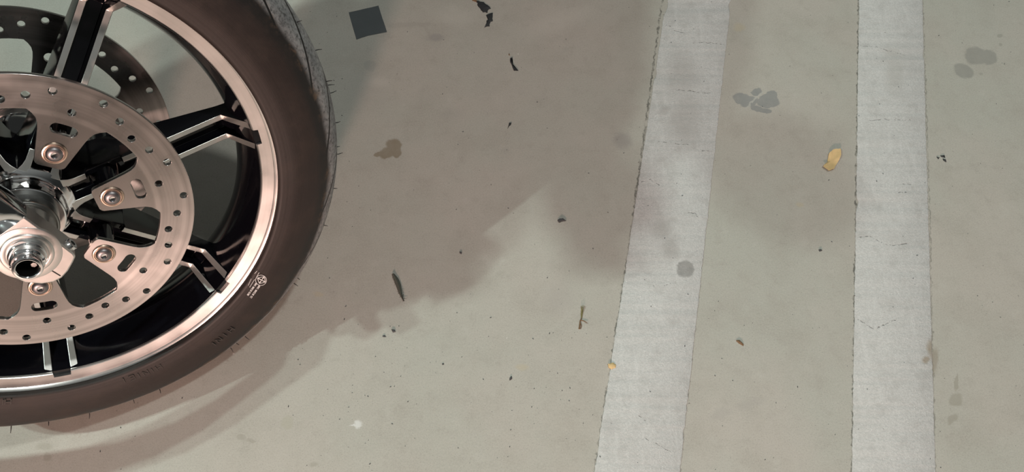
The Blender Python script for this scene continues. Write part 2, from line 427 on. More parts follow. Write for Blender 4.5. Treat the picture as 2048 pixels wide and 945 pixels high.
# tyre ------------------------------------------------------------
def tyre_material():
    k = NT('tyre_rubber'); P = k.coord()
    uv = k.n('ShaderNodeUVMap'); sp = k.n('ShaderNodeSeparateXYZ'); k.put(sp.inputs[0], uv.outputs[0])
    ang, s = sp.outputs[0], sp.outputs[1]       # angle 0..1, s 0 (middle of tread) .. 1 (bead)
    cx = k.n('ShaderNodeCombineXYZ'); k.put(cx.inputs[0], s)
    rings = k.noise(cx.outputs[0], 60, 4, .7)
    n1 = k.noise(P, 30, 5, .65); n2 = k.noise(P, 240, 4, .7)
    c = k.mix(rings, (.013, .0092, .0082), (.031, .022, .0195))
    c = k.mix(k.math('MULTIPLY', k.math('SUBTRACT', 1, k.ramp(s, .54, .64)), .85), c, (.011, .0108, .0105))  # dark shoulder band painted where the warm light misses the sidewall
    c = k.mix(k.math('MULTIPLY', k.ramp(n1, .45, .75), .5), c, (.042, .029, .023))
    # tread: dusty worn rubber with curved grooves
    tr = k.math('SUBTRACT', 1, k.ramp(k.math('ADD', s, k.math('MULTIPLY', k.math('SUBTRACT', n1, .5), .16)), .41, .49))
    dust = k.mix(k.ramp(n1, .3, .7), (.20, .20, .205), (.38, .377, .375))
    c = k.mix(k.math('MULTIPLY', tr, k.ramp(n2, .2, .6)), c, dust)
    edge = k.math('MULTIPLY', k.ramp(s, .36, .42), k.math('SUBTRACT', 1, k.ramp(s, .46, .54)))
    c = k.mix(k.math('MULTIPLY', k.math('MULTIPLY', edge, k.ramp(k.noise(P, 60, 4, .7), .5, .7)), .7), c, (.15, .10, .065))
    saw = k.math('FRACT', k.math('ADD', k.math('MULTIPLY', ang, 23), k.math('MULTIPLY', k.math('POWER', k.math('MULTIPLY', s, 2.4), 1.5), .9)))
    gr = k.math('SUBTRACT', 1, k.ramp(k.math('ABSOLUTE', k.math('SUBTRACT', saw, .5)), .03, .055))
    gr = k.math('MULTIPLY', gr, k.math('SUBTRACT', 1, k.ramp(s, .46, .50)))
    c = k.mix(gr, c, (.008, .007, .007))
    bits = specks(k, P, 75, .10, .25)
    c = k.mix(k.math('MULTIPLY', bits, .5), c, (.16, .12, .09))
    k.col(c)
    k.put(k.b.inputs['Roughness'], k.math('ADD', .42, k.math('MULTIPLY', n1, .25)))
    k.b.inputs['Specular IOR Level'].default_value = .45
    h = k.math('SUBTRACT', k.math('ADD', k.math('MULTIPLY', rings, .5), k.math('MULTIPLY', n2, .25)), k.math('MULTIPLY', gr, 3))
    k.put(k.b.inputs['Normal'], k.bump(h, .35, .0012))
    return k.m
def tyre():
    prof = [(242, -44, 1), (243, -52, 1)]
    ks = 48
    for i in range(ks+1):
        s = R(-104+208*i/ks)
        bump = 0
        ad = abs(math.degrees(s))
        if 52 < ad < 56: bump = .8              # shoulder line
        if 84 < ad < 88: bump = .6
        prof.append((256.5+(65+bump)*math.cos(s), (62.4+bump)*math.sin(s), abs(s)/R(104)))
    prof += [(243, 52, 1), (242, 44, 1)]
    n = 220; vs = []; fs = []; uvs = []; k = len(prof)
    for i in range(n):
        t = 2*PI*i/n
        for r, h, s in prof: vs.append(pol(r, t, h))
    for i in range(n):
        j = (i+1) % n
        for q in range(k-1):
            fs.append((i*k+q, j*k+q, j*k+q+1, i*k+q+1))
            a0, a1 = i/n, (i+1)/n
            uvs.append(((a0, prof[q][2]), (a1, prof[q][2]), (a1, prof[q+1][2]), (a0, prof[q+1][2])))
    return obj('tyre', vs, fs, MAT['tyre'], moto, None, True, WM, uvs)
MAT['tyre'] = tyre_material()
ty = tyre()
# rubber whiskers left by the mould, standing off the tread
for (t, ad) in [(-122,22),(-128,14),(-130,30),(-134,8),(-139,20),(-147,6),(-153,16),(-154.5,10),(-157,4),(-163,12),(-170,0),(-171,7),(-179,10),(172,14),(158,20),(157,26),(156,16),
                (140,30),(137,24),(136,33),(118,34),(112,30),(103,36),(95,36),(88,40),(84,36)]:
    t, s = R(t), R(ad)
    e = Vector((math.cos(t), math.sin(t), 0)); nrm = (e*math.cos(s)/65+Vector((0,0,1))*math.sin(s)/62.4).normalized()
    p = e*(256.5+65*math.cos(s))*mm+Vector((0,0,62.4*mm*math.sin(s)))
    b = MB(); tw = Vector((random.uniform(-1,1), random.uniform(-1,1), random.uniform(-1,1)))*.0018
    b.tube([p-nrm*.001, p+nrm*.003+tw*.3, p+nrm*.0062+tw], [.0006, .0005, .0003], 6)
    b.build('rubber_whisker', MAT['black_rubber'], ty)

# the certification mark printed on the sidewall -----------------------
def mark():
    b = MB(); hh = 63.1
    P = lambda x, y: wpx(x, y, hh)
    def line(p, q, w1, w2=None):
        a, c = P(*p), P(*q); d = (c-a).normalized(); s = Vector((-d.y, d.x, 0)); w2 = w1 if w2 is None else w2
        b.prism([a-s*w1*mm, c-s*w2*mm, c+s*w2*mm, a+s*w1*mm], (0, 0, .0002))
    cx, cy = 522.0, 561.0
    n = 40
    for i in range(n):
        t0, t1 = 2*PI*i/n, 2*PI*(i+1)/n
        line((cx+10.8*math.cos(t0), cy+10.3*math.sin(t0)), (cx+10.8*math.cos(t1), cy+10.3*math.sin(t1)), .28)
    q = [(514.7,556.2), (528.4,553.6), (530.8,564.8), (518.6,567.4)]
    m = (sum(p[0] for p in q)/4, sum(p[1] for p in q)/4)
    for i in range(4):
        line(q[i], q[(i+1) % 4], .34); line(q[i], m, .85, .30)
    for (p, r_, gaps) in [((512.4,567.4),(494.6,592.0),7), ((518.8,572.4),(500.6,597.2),6)]:
        for i in range(gaps):
            f0, f1 = i/gaps, (i+.78-(.3 if i % 3 == 1 else 0))/gaps
            a = (p[0]+(r_[0]-p[0])*f0, p[1]+(r_[1]-p[1])*f0); c = (p[0]+(r_[0]-p[0])*f1, p[1]+(r_[1]-p[1])*f1)
            for o in (-1.3, 1.3) if i % 2 else (-1.3, 0, 1.3):
                line((a[0]+o*.82, a[1]+o*.57), (c[0]+o*.82, c[1]+o*.57), .30)
            line((a[0]-1.3, a[1]-.9), (a[0]+1.3, a[1]+.9), .30)
    line((513.8,542.4),(509.2,547.8),.25); line((518.2,545.4),(511.4,557.6),.3)
    line((502.4,557.8),(496.4,571.5),.2); line((509.2,559.2),(499.2,575.2),.25)
    o = b.build('certification_mark', MAT['white'], ty, smooth=False)
    o['label'] = 'small white printed certification mark, star in a circle with two lines of text'
mark()
# faint moulded letters
b = MB()
def glyph(x, y, kind):
    c = wpx(x, y, 63.0); rdir = Vector((c.x, c.y, 0)).normalized(); tdir = Vector((rdir.y, -rdir.x, 0))
    hgt, wd = .0075, .0055
    strokes = {'H': [((0,0),(0,1)),((1,0),(1,1)),((0,.5),(1,.5))], 'I': [((.5,0),(.5,1))], 'N': [((0,0),(0,1)),((1,0),(1,1)),((0,1),(1,0))],
               'E': [((0,0),(0,1)),((0,0),(1,0)),((0,1),(1,1)),((0,.5),(.8,.5))], 'M': [((0,0),(0,1)),((1,0),(1,1)),((0,1),(.5,.4)),((.5,.4),(1,1))]}[kind]
    for p, q in strokes:
        a = c+tdir*((p[0]-.5)*wd)+rdir*((p[1]-.5)*hgt); e = c+tdir*((q[0]-.5)*wd)+rdir*((q[1]-.5)*hgt)
        d = (e-a).normalized(); s = Vector((-d.y, d.x, 0))*.0005
        b.prism([a-s-Vector((0,0,.0011)), e-s-Vector((0,0,.0011)), e+s-Vector((0,0,.0011)), a+s-Vector((0,0,.0011))], (0,0,.0010))
MAT['raised'] = simple('raised_rubber', (.040, .034, .031), .5)
for word in ([(318,736),(305,742),(292,747),(278,752),(264,757),(248,762)], [(462,661),(450,671),(438,681),(428,689)], [(16,805),(6,806)]):
    b = MB()
    for i, (x, y) in enumerate(word): glyph(x, y, 'HINIEI'[i])
    b.build('moulded_lettering', MAT['raised'], ty, smooth=False)

# rim ------------------------------------------------------------
b = MB()
half = [(224.5, 46), (222, 40), (217, 30), (211.5, 14), (210, 6)]
inner = half+[(210, -6)]+[(r, -h) for r, h in half[::-1][1:]]
prof = inner+[(241, -50), (241, -40), (225, -25), (216, 0), (225, 25), (241, 40), (241, 46)]
b.lathe([(r*mm, h*mm) for r, h in prof], 160, closed=True)
rim = b.build('wheel_rim', MAT['gloss'], moto, WM)
b = MB()
lp = [(224.6, 44), (225.6, 48.2), (226.4, 49.0), (232, 49.75), (238.4, 50.6), (239.6, 52.2), (241.8, 53.2), (243.6, 52.4), (244.4, 49.5), (243.5, 45), (236, 43)]
angs = []
for k in range(7):
    c = TH0-k*2*PI/7; d = 8.7/228
    angs += [c-PI/7+(PI/7-d)*i/14 for i in range(14)]+[c-d-.0012, c-d+.0012]+[c-d+2*d*i/4 for i in range(1, 4)]+[c+d-.0012, c+d+.0012]+[c+d+(PI/7-d)*i/14 for i in range(1, 14)]
def notch(a):
    return min(abs((a-TH0+k*2*PI/7+PI) % (2*PI)-PI) for k in range(7)) < 8.7/228
vs = []; fs = []; q_ = len(lp); angs = sorted(a % (2*PI) for a in angs)
for a in angs: vs += [pol(max(r, 230.8), a, 49.6 if h == 49.0 else h) if notch(a) else pol(r, a, h) for r, h in lp]
for i in range(len(angs)):
    j = (i+1) % len(angs)
    for q in range(q_): fs.append((i*q_+q, j*q_+q, j*q_+(q+1) % q_, i*q_+(q+1) % q_))
b.add(vs, fs)
b.lathe([(r*mm, -h*mm) for r, h in lp], 120, closed=True)
lip = b.build('rim_lip', MAT['lip'], rim, angle=30); lip['label'] = 'bright machined lip of the wheel rim'

# spokes: two machined fins each side of a black channel --------------
ST = [(38, None, 8.5, 19, 1), (44, None, 8.5, 16.0, 1), (49, None, 8.6, 14.8, 1), (60, None, 8.8, 14.4, 1), (61.2, -4, 8.8, 14.4, 0), (94.6, -4, 8.6, 14.6, 0), (96, None, 8.6, 14.6, 1),
      (150, None, 8.6, 14.6, 1), (196, None, 8.6, 14.8, 1), (201, 7.8, 8.6, 15.0, 1), (213, 27.5, 8.8, 16.0, 1), (223, 43.5, 9.0, 16.8, 1), (226.2, 48.9, 9.2, 18.4, 1), (229.0, 49.15, 9.0, 17.0, 1)]
def spoke(k):
    b = MB(); vs = []; n = 10
    for (r, tp, wi, wo, fl_) in ST:
        base = 69-.306*r
        top = base if tp is None else (tp if tp > 0 else base+tp)
        pk = 14 if r < 205 else 14+(r-205)*.35
        if 60.5 < r < 95: pk = 9
        bot = -10 if r < 215 else (-10+(r-215)*1.2 if r < 229 else 44)
        for lat, h in [(-wo-2.5, bot), (-wo-.8, top-4), (-wo, top), (-wi, top), (-wi+1.2, top-pk), (wi-1.2, top-pk), (wi, top), (wo, top), (wo+.8, top-4), (wo+2.5, bot)]:
            vs.append(Vector((r*mm, lat*mm, h*mm)))
    fs = []; ms = []
    for i in range(len(ST)-1):
        for q in range(n):
            q2 = (q+1) % n
            fs.append((i*n+q, (i+1)*n+q, (i+1)*n+q2, i*n+q2))
            ms.append(1 if q in (2, 6) and ST[i][4] and ST[i+1][4] else 0)
    fs.append(tuple(range(n))); ms.append(0)
    b.v = vs; b.f = fs; b.m = ms
    # boss that carries the brake disc
    b.lathe([(0, 79*mm), (10.5*mm, 79*mm), (11.5*mm, 78*mm), (13*mm, 25*mm)], 24, (77.8*mm, 0), 0)
    b.lathe([(0, -79*mm), (10.5*mm, -79*mm), (11.5*mm, -78*mm), (13*mm, -5*mm)], 24, (77.8*mm, 0), 0)
    o = b.build('spoke', [MAT['gloss'], MAT['machined']], rim, Matrix.Rotation(TH0-k*2*PI/7, 4, 'Z'), bevel=.0006, angle=30)
    o['label'] = 'black double spoke with two bare machined edges'
for k in range(7): spoke(k)

# hub -------------------------------------------------------------
b = MB()
hp = [(24, 79.4), (33.6, 79.4), (34.6, 78), (34.6, 60), (36, 58.4), (42.5, 56.4), (44, 55), (45, 40), (43, 10), (40, -10), (45, -40), (44, -55), (34.6, -58), (34.6, -79), (28.5, -80), (28.5, -93), (20, -93)]
b.lathe([(r*mm, h*mm) for r, h in hp], 72)
hub = b.build('wheel_hub', MAT['chrome'], rim, angle=30, bevel=.0008)
b = MB(); b.lathe([(r*mm, h*mm) for r, h in [(20, 79), (28.2, 79), (28.2, 91.5), (27, 93), (20, 93)]], 64); b.build('hub_collar', MAT['collar'], rim, angle=30, bevel=.0008)
hub['label'] = 'polished hub in the middle of the wheel'

# brake discs -------------------------------------------------------
def disc_mesh():
    cu = bpy.data.curves.new('disc', 'CURVE'); cu.dimensions = '2D'; cu.fill_mode = 'BOTH'; cu.extrude = .0023; cu.bevel_depth = .0003; cu.bevel_resolution = 1
    def poly(pts):
        s = cu.splines.new('POLY'); s.points.add(len(pts)-1); s.use_cyclic_u = True
        for p, q in zip(s.points, pts): p.co = (q[0], q[1], 0, 1)
    def arc(r, a0, a1, n, c=(0,0)): return [(c[0]+r*math.cos(a0+(a1-a0)*i/n), c[1]+r*math.sin(a0+(a1-a0)*i/n)) for i in range(n+1)]
    poly(arc(150*mm, 0, 2*PI*(1-1/240), 239))
    inn = []
    for k in range(7):
        t = TH0+k*2*PI/7
        tab = [(113.2,-33.5),(110.8,-28.6),(107.6,-24.6),(103.0,-21.9),(97,-20.0),(66.2,-12.9),(64.6,-12.0),(63.0,-9.5),(62.6,9.0),(63.6,11.6),(65.4,12.9),(97,20.0),(103,21.9),(107.6,24.6),(110.8,28.6),(113.2,33.5)]
        for x, y in tab:
            inn.append((x*mm*math.cos(t)-y*mm*math.sin(t), x*mm*math.sin(t)+y*mm*math.cos(t)))
        a0 = t+math.atan2(33.5, 113.2); a1 = t+2*PI/7-math.atan2(33.5, 113.2); rr = math.hypot(113.2, 33.5)
        inn += [(rr*mm*math.cos(a0+(a1-a0)*i/10), rr*mm*math.sin(a0+(a1-a0)*i/10)) for i in range(1, 10)]
    poly(inn)
    for k in range(7):                          # kidney slots
        t = TH0+k*2*PI/7; pts = []
        hw = 5.4; rc = 103; da = R(3.6)
        for a in (t+da,): c1 = (rc*mm*math.cos(a), rc*mm*math.sin(a))
        a = t-da; c0 = (rc*mm*math.cos(a), rc*mm*math.sin(a))
        pts += arc((rc+hw)*mm, t-da, t+da, 8)
        pts += arc(hw*mm, t+da, t+da+PI, 8, c1)[1:-1]
        pts += arc((rc-hw)*mm, t+da, t-da, 8)
        pts += arc(hw*mm, t-da+PI, t-da+2*PI, 8, c0)[1:-1]
        poly(pts)
    rad = [131.1, 138.0, 121.9, 141.3, 133.6, 126.8]
    for k in range(42):
        a = -1.557-k*2*PI/42
        poly(arc(3.9*mm, 0, 2*PI*(1-1/20), 19, (rad[k % 6]*mm*math.cos(a), rad[k % 6]*mm*math.sin(a))))
    o = bpy.data.objects.new('tmp', cu); COL.objects.link(o)
    bpy.context.view_layer.update()
    me = bpy.data.meshes.new_from_object(o.evaluated_get(bpy.context.evaluated_depsgraph_get()))
    bpy.data.objects.remove(o); bpy.data.curves.remove(cu)
    me.materials.clear(); me.materials.append(MAT['disc'])
    return me
dm = disc_mesh(); dm.name = 'brake_disc'
def bolt_meshes():
    b = MB(); b.lathe([(0, 0), (10.6*mm, 0), (10.9*mm, .8*mm), (10.2*mm, 1.7*mm), (9.2*mm, 1.9*mm), (8.6*mm, 1.3*mm), (0, 1.3*mm)], 36)
    ws = b
    d = MB()
    d.lathe([(7.7*mm, 1.2*mm), (7.7*mm, 2.0*mm), (7.0*mm, 3.4*mm), (5.8*mm, 4.4*mm), (4.2*mm, 4.9*mm), (3.2*mm, 5.0*mm), (2.8*mm, 4.7*mm), (2.7*mm, 3.2*mm)], 36)
    d.lathe([(2.7*mm, 3.2*mm), (1.2*mm, 3.0*mm), (0, 3.0*mm)], 12, mi=1)
    return ws, d
for sgn in (1, -1):
    o = bpy.data.objects.new('brake_disc', dm); COL.objects.link(o); o.parent = moto
    mtx = WM @ Matrix.Translation((0, 0, sgn*80.0*mm))
    if sgn < 0: mtx = mtx @ Matrix.Rotation(PI, 4, Vector((math.cos(TH0), math.sin(TH0), 0)))
    o.matrix_basis = mtx
    o['label'] = 'drilled steel brake disc facing the camera' if sgn > 0 else 'drilled steel brake disc on the far side of the wheel'
    for k in range(7):
        ws, d = bolt_meshes()
        t = TH0-k*2*PI/7; L = Matrix.Translation(pol(77.8, t, 2.6))
        n0 = len(ws.f)
        ws.v, ws.f, ws.m = ws.v+d.v, ws.f+[tuple(i+len(ws.v) for i in f) for f in d.f], ws.m+[1+m for m in d.m]
        x = ws.build('disc_bolt', [MAT['washer'], MAT['bolt'], MAT['chrome']], o, L, angle=40)

# fork legs, axle -----------------------------------------------------
SA = Vector((.7071, -.7071, 0)); PA = Vector((-.7071, -.7071, 0))       # along the leg (up), across it (forward)
def sp3(s, p, h): return SA*(s*mm)+PA*(p*mm)+Vector((0, 0, h*mm))
def fork(sgn):
    b = MB()
    out = [(30,26),(-26,26),(-30.5,24.6),(-34,18),(-38,9),(-40,0),(-38.5,-8),(-33,-16),(-22,-24),(-8,-26.6),(6,-27),(30,-27)]
    b.prism([sp3(s, p, sgn*112) for s, p in out], (0, 0, sgn*24*mm))
    b.lathe([(0, sgn*92*mm), (22*mm, sgn*92*mm), (25*mm, sgn*95*mm), (25*mm, sgn*113*mm)], 40)
    o = b.build('fork_leg', MAT['cast'], moto, WM, bevel=.0016, seg=3, smooth=True)
    o['label'] = 'polished foot of the fork leg clamping the axle' if sgn > 0 else 'far side fork leg'
    t = MB()
    N = 44; vs = []; fs = []; ss = [(28,11.8,124,10),(31,13.2,123.5,7),(36,16.5,122.5,5),(44,22,121,3.2),(58,27,120,2.1),(300,27,120,2),(560,29,120,2)]
    for s_, hh, hc, ex in ss:
        for i in range(N):
            a = 2*PI*i/N; c, d = math.cos(a), math.sin(a)
            vs.append(sp3(s_, 27*math.copysign(abs(c)**(2/ex), c), sgn*(hc+hh*math.copysign(abs(d)**(2/ex), d))))
    for j in range(len(ss)-1):
        for i in range(N): fs.append((j*N+i, j*N+(i+1) % N, (j+1)*N+(i+1) % N, (j+1)*N+i))
    fs += [tuple(range(N)), tuple((len(ss)-1)*N+i for i in range(N))]
    t.add(vs, fs)
    t.tube([sp3(560, 0, sgn*120), sp3(760, 0, sgn*120)], 24*mm, 32)
    t.build('fork_tube', MAT['chrome'], o, bevel=0)
    g = MB()                                   # pinch slit and its bolt
    c0 = wpx(96, 537.5, 136.2); c1 = wpx(121, 552.5, 136.2); d = (c1-c0).normalized(); s = Vector((-d.y, d.x, 0))*.0005
    if sgn > 0:
        g.prism([c0-s-Vector((0,0,.006)), c1-s-Vector((0,0,.006)), c1+s-Vector((0,0,.006)), c0+s-Vector((0,0,.006))], (0,0,.0061))
        g.build('clamp_slit', MAT['dark'], o, smooth=False)
    g = MB(); c = sp3(-23.5, 25, sgn*124.5)
    g.tube([c, c+PA*.0030, c+PA*.0038], [6.2*mm, 6.0*mm, 5.0*mm], 24)
    g.tube([c+PA*.0030, c+PA*.0041], [3.0*mm, 3.0*mm], 6, 1)
    g.build('pinch_bolt', [MAT['chrome'], MAT['dark']], o, bevel=.0005)
fork(1); fork(-1)
for sgn in (1, -1):  # unseen blocks added on the fork; the right one casts a shadow bulge
    b = MB(); b.prism([sp3(s_, p_, sgn*100) for s_, p_ in [(128,-22),(120,0),(128,20),(160,29),(210,29),(240,16),(244,-4),(234,-26),(200,-34),(160,-32)]], (0, 0, sgn*76*mm))
    for q_ in (155, 208): b.lathe([(0, sgn*182*mm), (15*mm, sgn*181*mm), (19*mm, sgn*176*mm), (19*mm, sgn*170*mm)], 24, (SA.x*q_*mm, SA.y*q_*mm))
    b.build('fork_shadow_block', MAT['paint'], moto, WM, bevel=.005, seg=3)
b = MB()
b.lathe([(r*mm, h*mm) for r, h in [(0, 134), (15.6, 134), (15.6, 142.2), (14.6, 142.8), (14.4, 149.5), (13.2, 151), (12.5, 151.6), (12.3, 159), (11.7, 160.2), (9.6, 160.4), (8.9, 159.6)]], 64)
b.lathe([(r*mm, h*mm) for r, h in [(8.9, 159.6), (8.9, 138), (0, 137)]], 64, mi=1)
ax = b.build('axle', [MAT['chrome'], MAT['dark']], moto, WM, angle=28, bevel=.0004)
b = MB(); b.lathe([(r*mm, h*mm) for r, h in [(15, 134), (28.4, 134), (28.2, 136.2), (27.4, 136.6), (21.6, 136.7), (21.0, 138.0), (19.8, 138.4), (17.6, 138.2), (16.8, 137.4), (15, 137.4)]], 64)
b.build('axle_washer', MAT['cast'], ax, angle=28, bevel=.0003)
ax['label'] = 'chrome hollow axle end with notched collar'
b = MB()
for i in range(6):
    a = 2*PI*i/6+.3
    b.lathe([(0, 152.6*mm), (1.4*mm, 152.4*mm), (1.8*mm, 148*mm)], 8, (12.9*mm*math.cos(a), 12.9*mm*math.sin(a)))
b.build('axle_lug', MAT['chrome'], ax)
b = MB(); b.tube([pol(5.2, R(165), 137), pol(5.2, R(165), 152)], 3.0*mm, 6); b.build('bore_reflection', MAT['cast'], ax, bevel=.0005)  # bright post in the bore stands for a reflection

# front end of the motorcycle above and left of the picture -------------------
FW = Vector((.884, .468, 0)); LT = Vector((-.468, .884, 0)); UP = Vector((0, 0, 1))
LM = (LA+LA2)/2
b = MB()                                        # mudguard over the upper rear of the tyre
n = 40
ring = [(-84, 300), (-80, 322), (-60, 334), (-25, 339), (25, 339), (60, 334), (80, 322), (84, 300)]
vs = []
for i in range(n+1):
    t = R(-84+124*i/n)
    vs += [pol(r, t, h) for h, r in ring]+[pol(r-2.5, t, h) for h, r in ring[::-1]]
k = 2*len(ring); fs = []
for i in range(n):
    for q in range(k): fs.append((i*k+q, i*k+(q+1) % k, (i+1)*k+(q+1) % k, (i+1)*k+q))
fs += [tuple(range(k)), tuple(n*k+q for q in range(k))]
b.add(vs, fs); b.build('front_mudguard', MAT['paint'], moto, WM)
P0 = Vector((-.70, .62, .95))
fair = [(-.282,.86),(-.275,.94),(-.217,1.0),(-.122,1.068),(-.015,1.125),(.12,1.16),(.24,1.09),(.28,.98),(.27,.86),(.15,.78),(.04,.72),(-.02,.73),(-.08,.72),(-.16,.74),(-.23,.79)]  # unseen fairing; outline shaped to cast the broad shadow on the floor
b = MB(); cen = P0+FW*.10; m = len(fair)
front = [P0+LT*x+UP*(z-P0.z) for x, z in fair]
mid = [P0+FW*.05+LT*(x*.9)+UP*((z-.90)*.9+.90-P0.z) for x, z in fair]
back = [p-FW*.03 for p in front]
b.add(back+front+mid+[cen-UP*.05], [tuple(range(m-1,-1,-1))]+[(i,(i+1)%m,m+(i+1)%m,m+i) for i in range(m)]+[(m+i,m+(i+1)%m,2*m+(i+1)%m,2*m+i) for i in range(m)]+[(2*m+i,2*m+(i+1)%m,3*m) for i in range(m)])
fr = b.build('shadow_fairing', MAT['paint'], moto, IDM, bevel=.006, seg=3)
hl = MB(); hm = Matrix((LT, UP, FW)).transposed().to_4x4(); hm.translation = P0+FW*.105-UP*.06
hl.lathe([(0, .03), (.05, .028), (.085, .012), (.09, 0), (.098, .004), (.102, -.01), (.098, -.05), (.06, -.08)], 48)
hl.build('headlamp', MAT['glass'], moto, IDM @ hm)
def shade(x, y, z):                            # point at height z on the line from a floor pixel to the tube lamps
    s = fl(x, y); return s+(LM-s)*(z/LM.z)
s1, s2 = fl(1180, 425), fl(1560, 335); G = s1+(LA2-s1)*.344
MI = (s1+(LA-s1)*.42+s2+(LA2-s2)*.42)/2      # the right mirror
b = MB(); bc = Vector((-.84, .60, 1.07))
GL = bc*2-G; GL.z = 1.04
path = [G+(G-bc).normalized()*.05, G, G.lerp(bc, .45)+UP*.02, bc, GL.lerp(bc, .45)+UP*.02, GL, GL+(GL-bc).normalized()*.05]
b.tube(path, .014, 16)
hb = b.build('handlebar', MAT['chrome'], moto, IDM)
for p in (G, GL):
    d = (p-bc).normalized(); b = MB()
    b.tube([p-d*.075, p-d*.07, p+d*.045, p+d*.05, p+d*.062], [.015, .021, .021, .026, .024], 24)
    b.build('hand_grip', MAT['black_rubber'], hb, Matrix.Identity(4))
    b = MB(); b.lathe([(0, -.05), (.034, -.046), (.044, -.03), (.046, .02), (.040, .04), (0, .046)], 28)  # lump added on the grip to deepen its round floor shadow
    rm = (-d).to_track_quat('Z', 'Y').to_matrix().to_4x4(); rm.translation = p-d*.02+FW*.02
    b.build('grip_shadow_lump', MAT['black_rubber'], hb, rm)
    b = MB(); b.tube([p-d*.09+FW*.03, p-d*.05+FW*.07, p+d*.03+FW*.065], [.012, .008, .009], 12)
    b.build('brake_lever', MAT['chrome'], hb)
    q = MI if p is G else Vector((GL.x-.05, GL.y+.10, 1.22))
    b = MB(); b.tube([p-d*.10, p-d*.08+UP*.06, q-FW*.02], .006, 10); 
    b.build('mirror_stem', MAT['chrome'], hb)
    b = MB(); rm = Matrix((LT, UP, FW)).transposed().to_4x4(); rm.translation = q
    b.lathe([(0, .028), (.025, .024), (.054, .012), (.060, 0), (.056, -.004), (0, -.004)], 36)
    for v in b.v: v.x *= 1.25
    b.build('mirror', MAT['paint'], hb, rm)

# the rest of the motorcycle, behind the fork and left of the picture
UB = (UP*math.cos(R(21))+LT*math.sin(R(21))).normalized(); LB_ = UB.cross(FW)
BM = Matrix((FW, LB_, UB)).transposed().to_4x4()            # bike frame: x forward, y left, z up, origin at the front contact
def loft(name, st, mat, parent, n=28, sq=2.4, loc=None):     # superellipse sections along x: (x, half width, z centre, half height)
    vs = []; fs = []
    for x, wd, zc, hh in st:
        for i in range(n):
            t = 2*PI*i/n; c, s_ = math.cos(t), math.sin(t)
            vs.append(Vector((x, wd*math.copysign(abs(c)**(2/sq), c), zc+hh*math.copysign(abs(s_)**(2/sq), s_))))
    for j in range(len(st)-1):
        for i in range(n): fs.append((j*n+i, j*n+(i+1) % n, (j+1)*n+(i+1) % n, (j+1)*n+i))
    fs += [tuple(range(n)), tuple((len(st)-1)*n+i for i in range(n))]
    return fix(obj(name, vs, fs, mat, parent, None, True, loc if loc is not None else BM))
loft('fuel_tank', [(-.43,.05,.80,.05),(-.47,.10,.80,.09),(-.58,.15,.80,.12),(-.75,.16,.79,.12),(-.92,.12,.77,.09),(-1.02,.06,.75,.05)], MAT['paint'], moto)
loft('seat', [(-.95,.06,.72,.03),(-1.02,.13,.69,.05),(-1.2,.17,.66,.05),(-1.36,.16,.70,.06),(-1.45,.12,.74,.05),(-1.75,.10,.72,.04),(-1.82,.06,.72,.03)], MAT['black_rubber'], moto)
loft('crankcase', [(-.80,.08,.32,.09),(-.83,.12,.31,.13),(-1.0,.14,.30,.15),(-1.22,.14,.30,.14),(-1.28,.10,.30,.10)], MAT['paint'], moto, sq=4)
for x, tilt in ((-.90, 20), (-1.10, -20)):
    b = MB()
    for q in range(9):
        z = .05+q*.022; b.lathe([(.052, z), (.082, z+.002), (.083, z+.006), (.052, z+.009), (.052, z+.022)], 28)
    b.lathe([(.06, .25), (.085, .25), (.085, .29), (.06, .32), (0, .325)], 28)
    b.build('engine_cylinder', MAT['paint'], moto, BM @ Matrix.Translation((x, 0, .36)) @ Matrix.Rotation(R(tilt), 4, 'Y'))
b = MB()
b.tube([(-.22,0,.95), (-.45,0,.66), (-.52,.04,.45), (-.60,.06,.22), (-.80,.10,.13), (-1.2,.13,.15), (-1.45,.10,.35)], .019, 14)
b.tube([(-.45,0,.66), (-.52,0,.45), (-.60,-.03,.22), (-.80,-.10,.13), (-1.2,-.13,.15), (-1.45,-.10,.35)], .019, 14)
b.tube([(-.22,0,.98), (-.7,0,.75), (-1.05,0,.62), (-1.55,0,.58)], .022, 14)
b.build('frame_tubes', MAT['paint'], moto, BM)
b = MB(); b.tube([(-.88,-.10,.50), (-.86,-.15,.40), (-.92,-.17,.22), (-1.05,-.19,.19), (-1.25,-.20,.19)], .024, 16); b.tube([(-1.2,-.20,.19), (-1.25,-.20,.19), (-1.95,-.21,.24)], [.03, .045, .045], 20)
b.build('exhaust_pipe', MAT['chrome'], moto, BM)
RW = BM @ Matrix.Translation((-1.63, 0, .315)) @ Matrix.Rotation(PI/2, 4, 'X')
b = MB(); b.lathe([((.235+.08*math.cos(R(a_)))-.0, .085*math.sin(R(a_))) for a_ in range(-110, 111, 10)], 96)
b.build('rear_tyre', MAT['black_rubber'], moto, RW)
b = MB(); b.lathe([(.215,-.06),(.225,-.055),(.20,-.02),(.20,.02),(.225,.055),(.215,.06),(.235,.06),(.22,.0),(.235,-.06)], 72, closed=True)
b.lathe([(.05,-.07),(.05,.07),(.02,.08),(.02,-.08)], 32, closed=True)
for q in range(7):
    a_ = 2*PI*q/7; d_ = Vector((math.cos(a_), math.sin(a_), 0)); b.tube([d_*.04, d_*.21], [.022, .016], 10)
b.build('rear_rim', MAT['gloss'], moto, RW)
loft('rear_mudguard', [(-1.25,.10,.60,.04),(-1.40,.12,.68,.035),(-1.63,.125,.70,.03),(-1.85,.12,.64,.035),(-1.97,.10,.52,.05)], MAT['paint'], moto, sq=5)
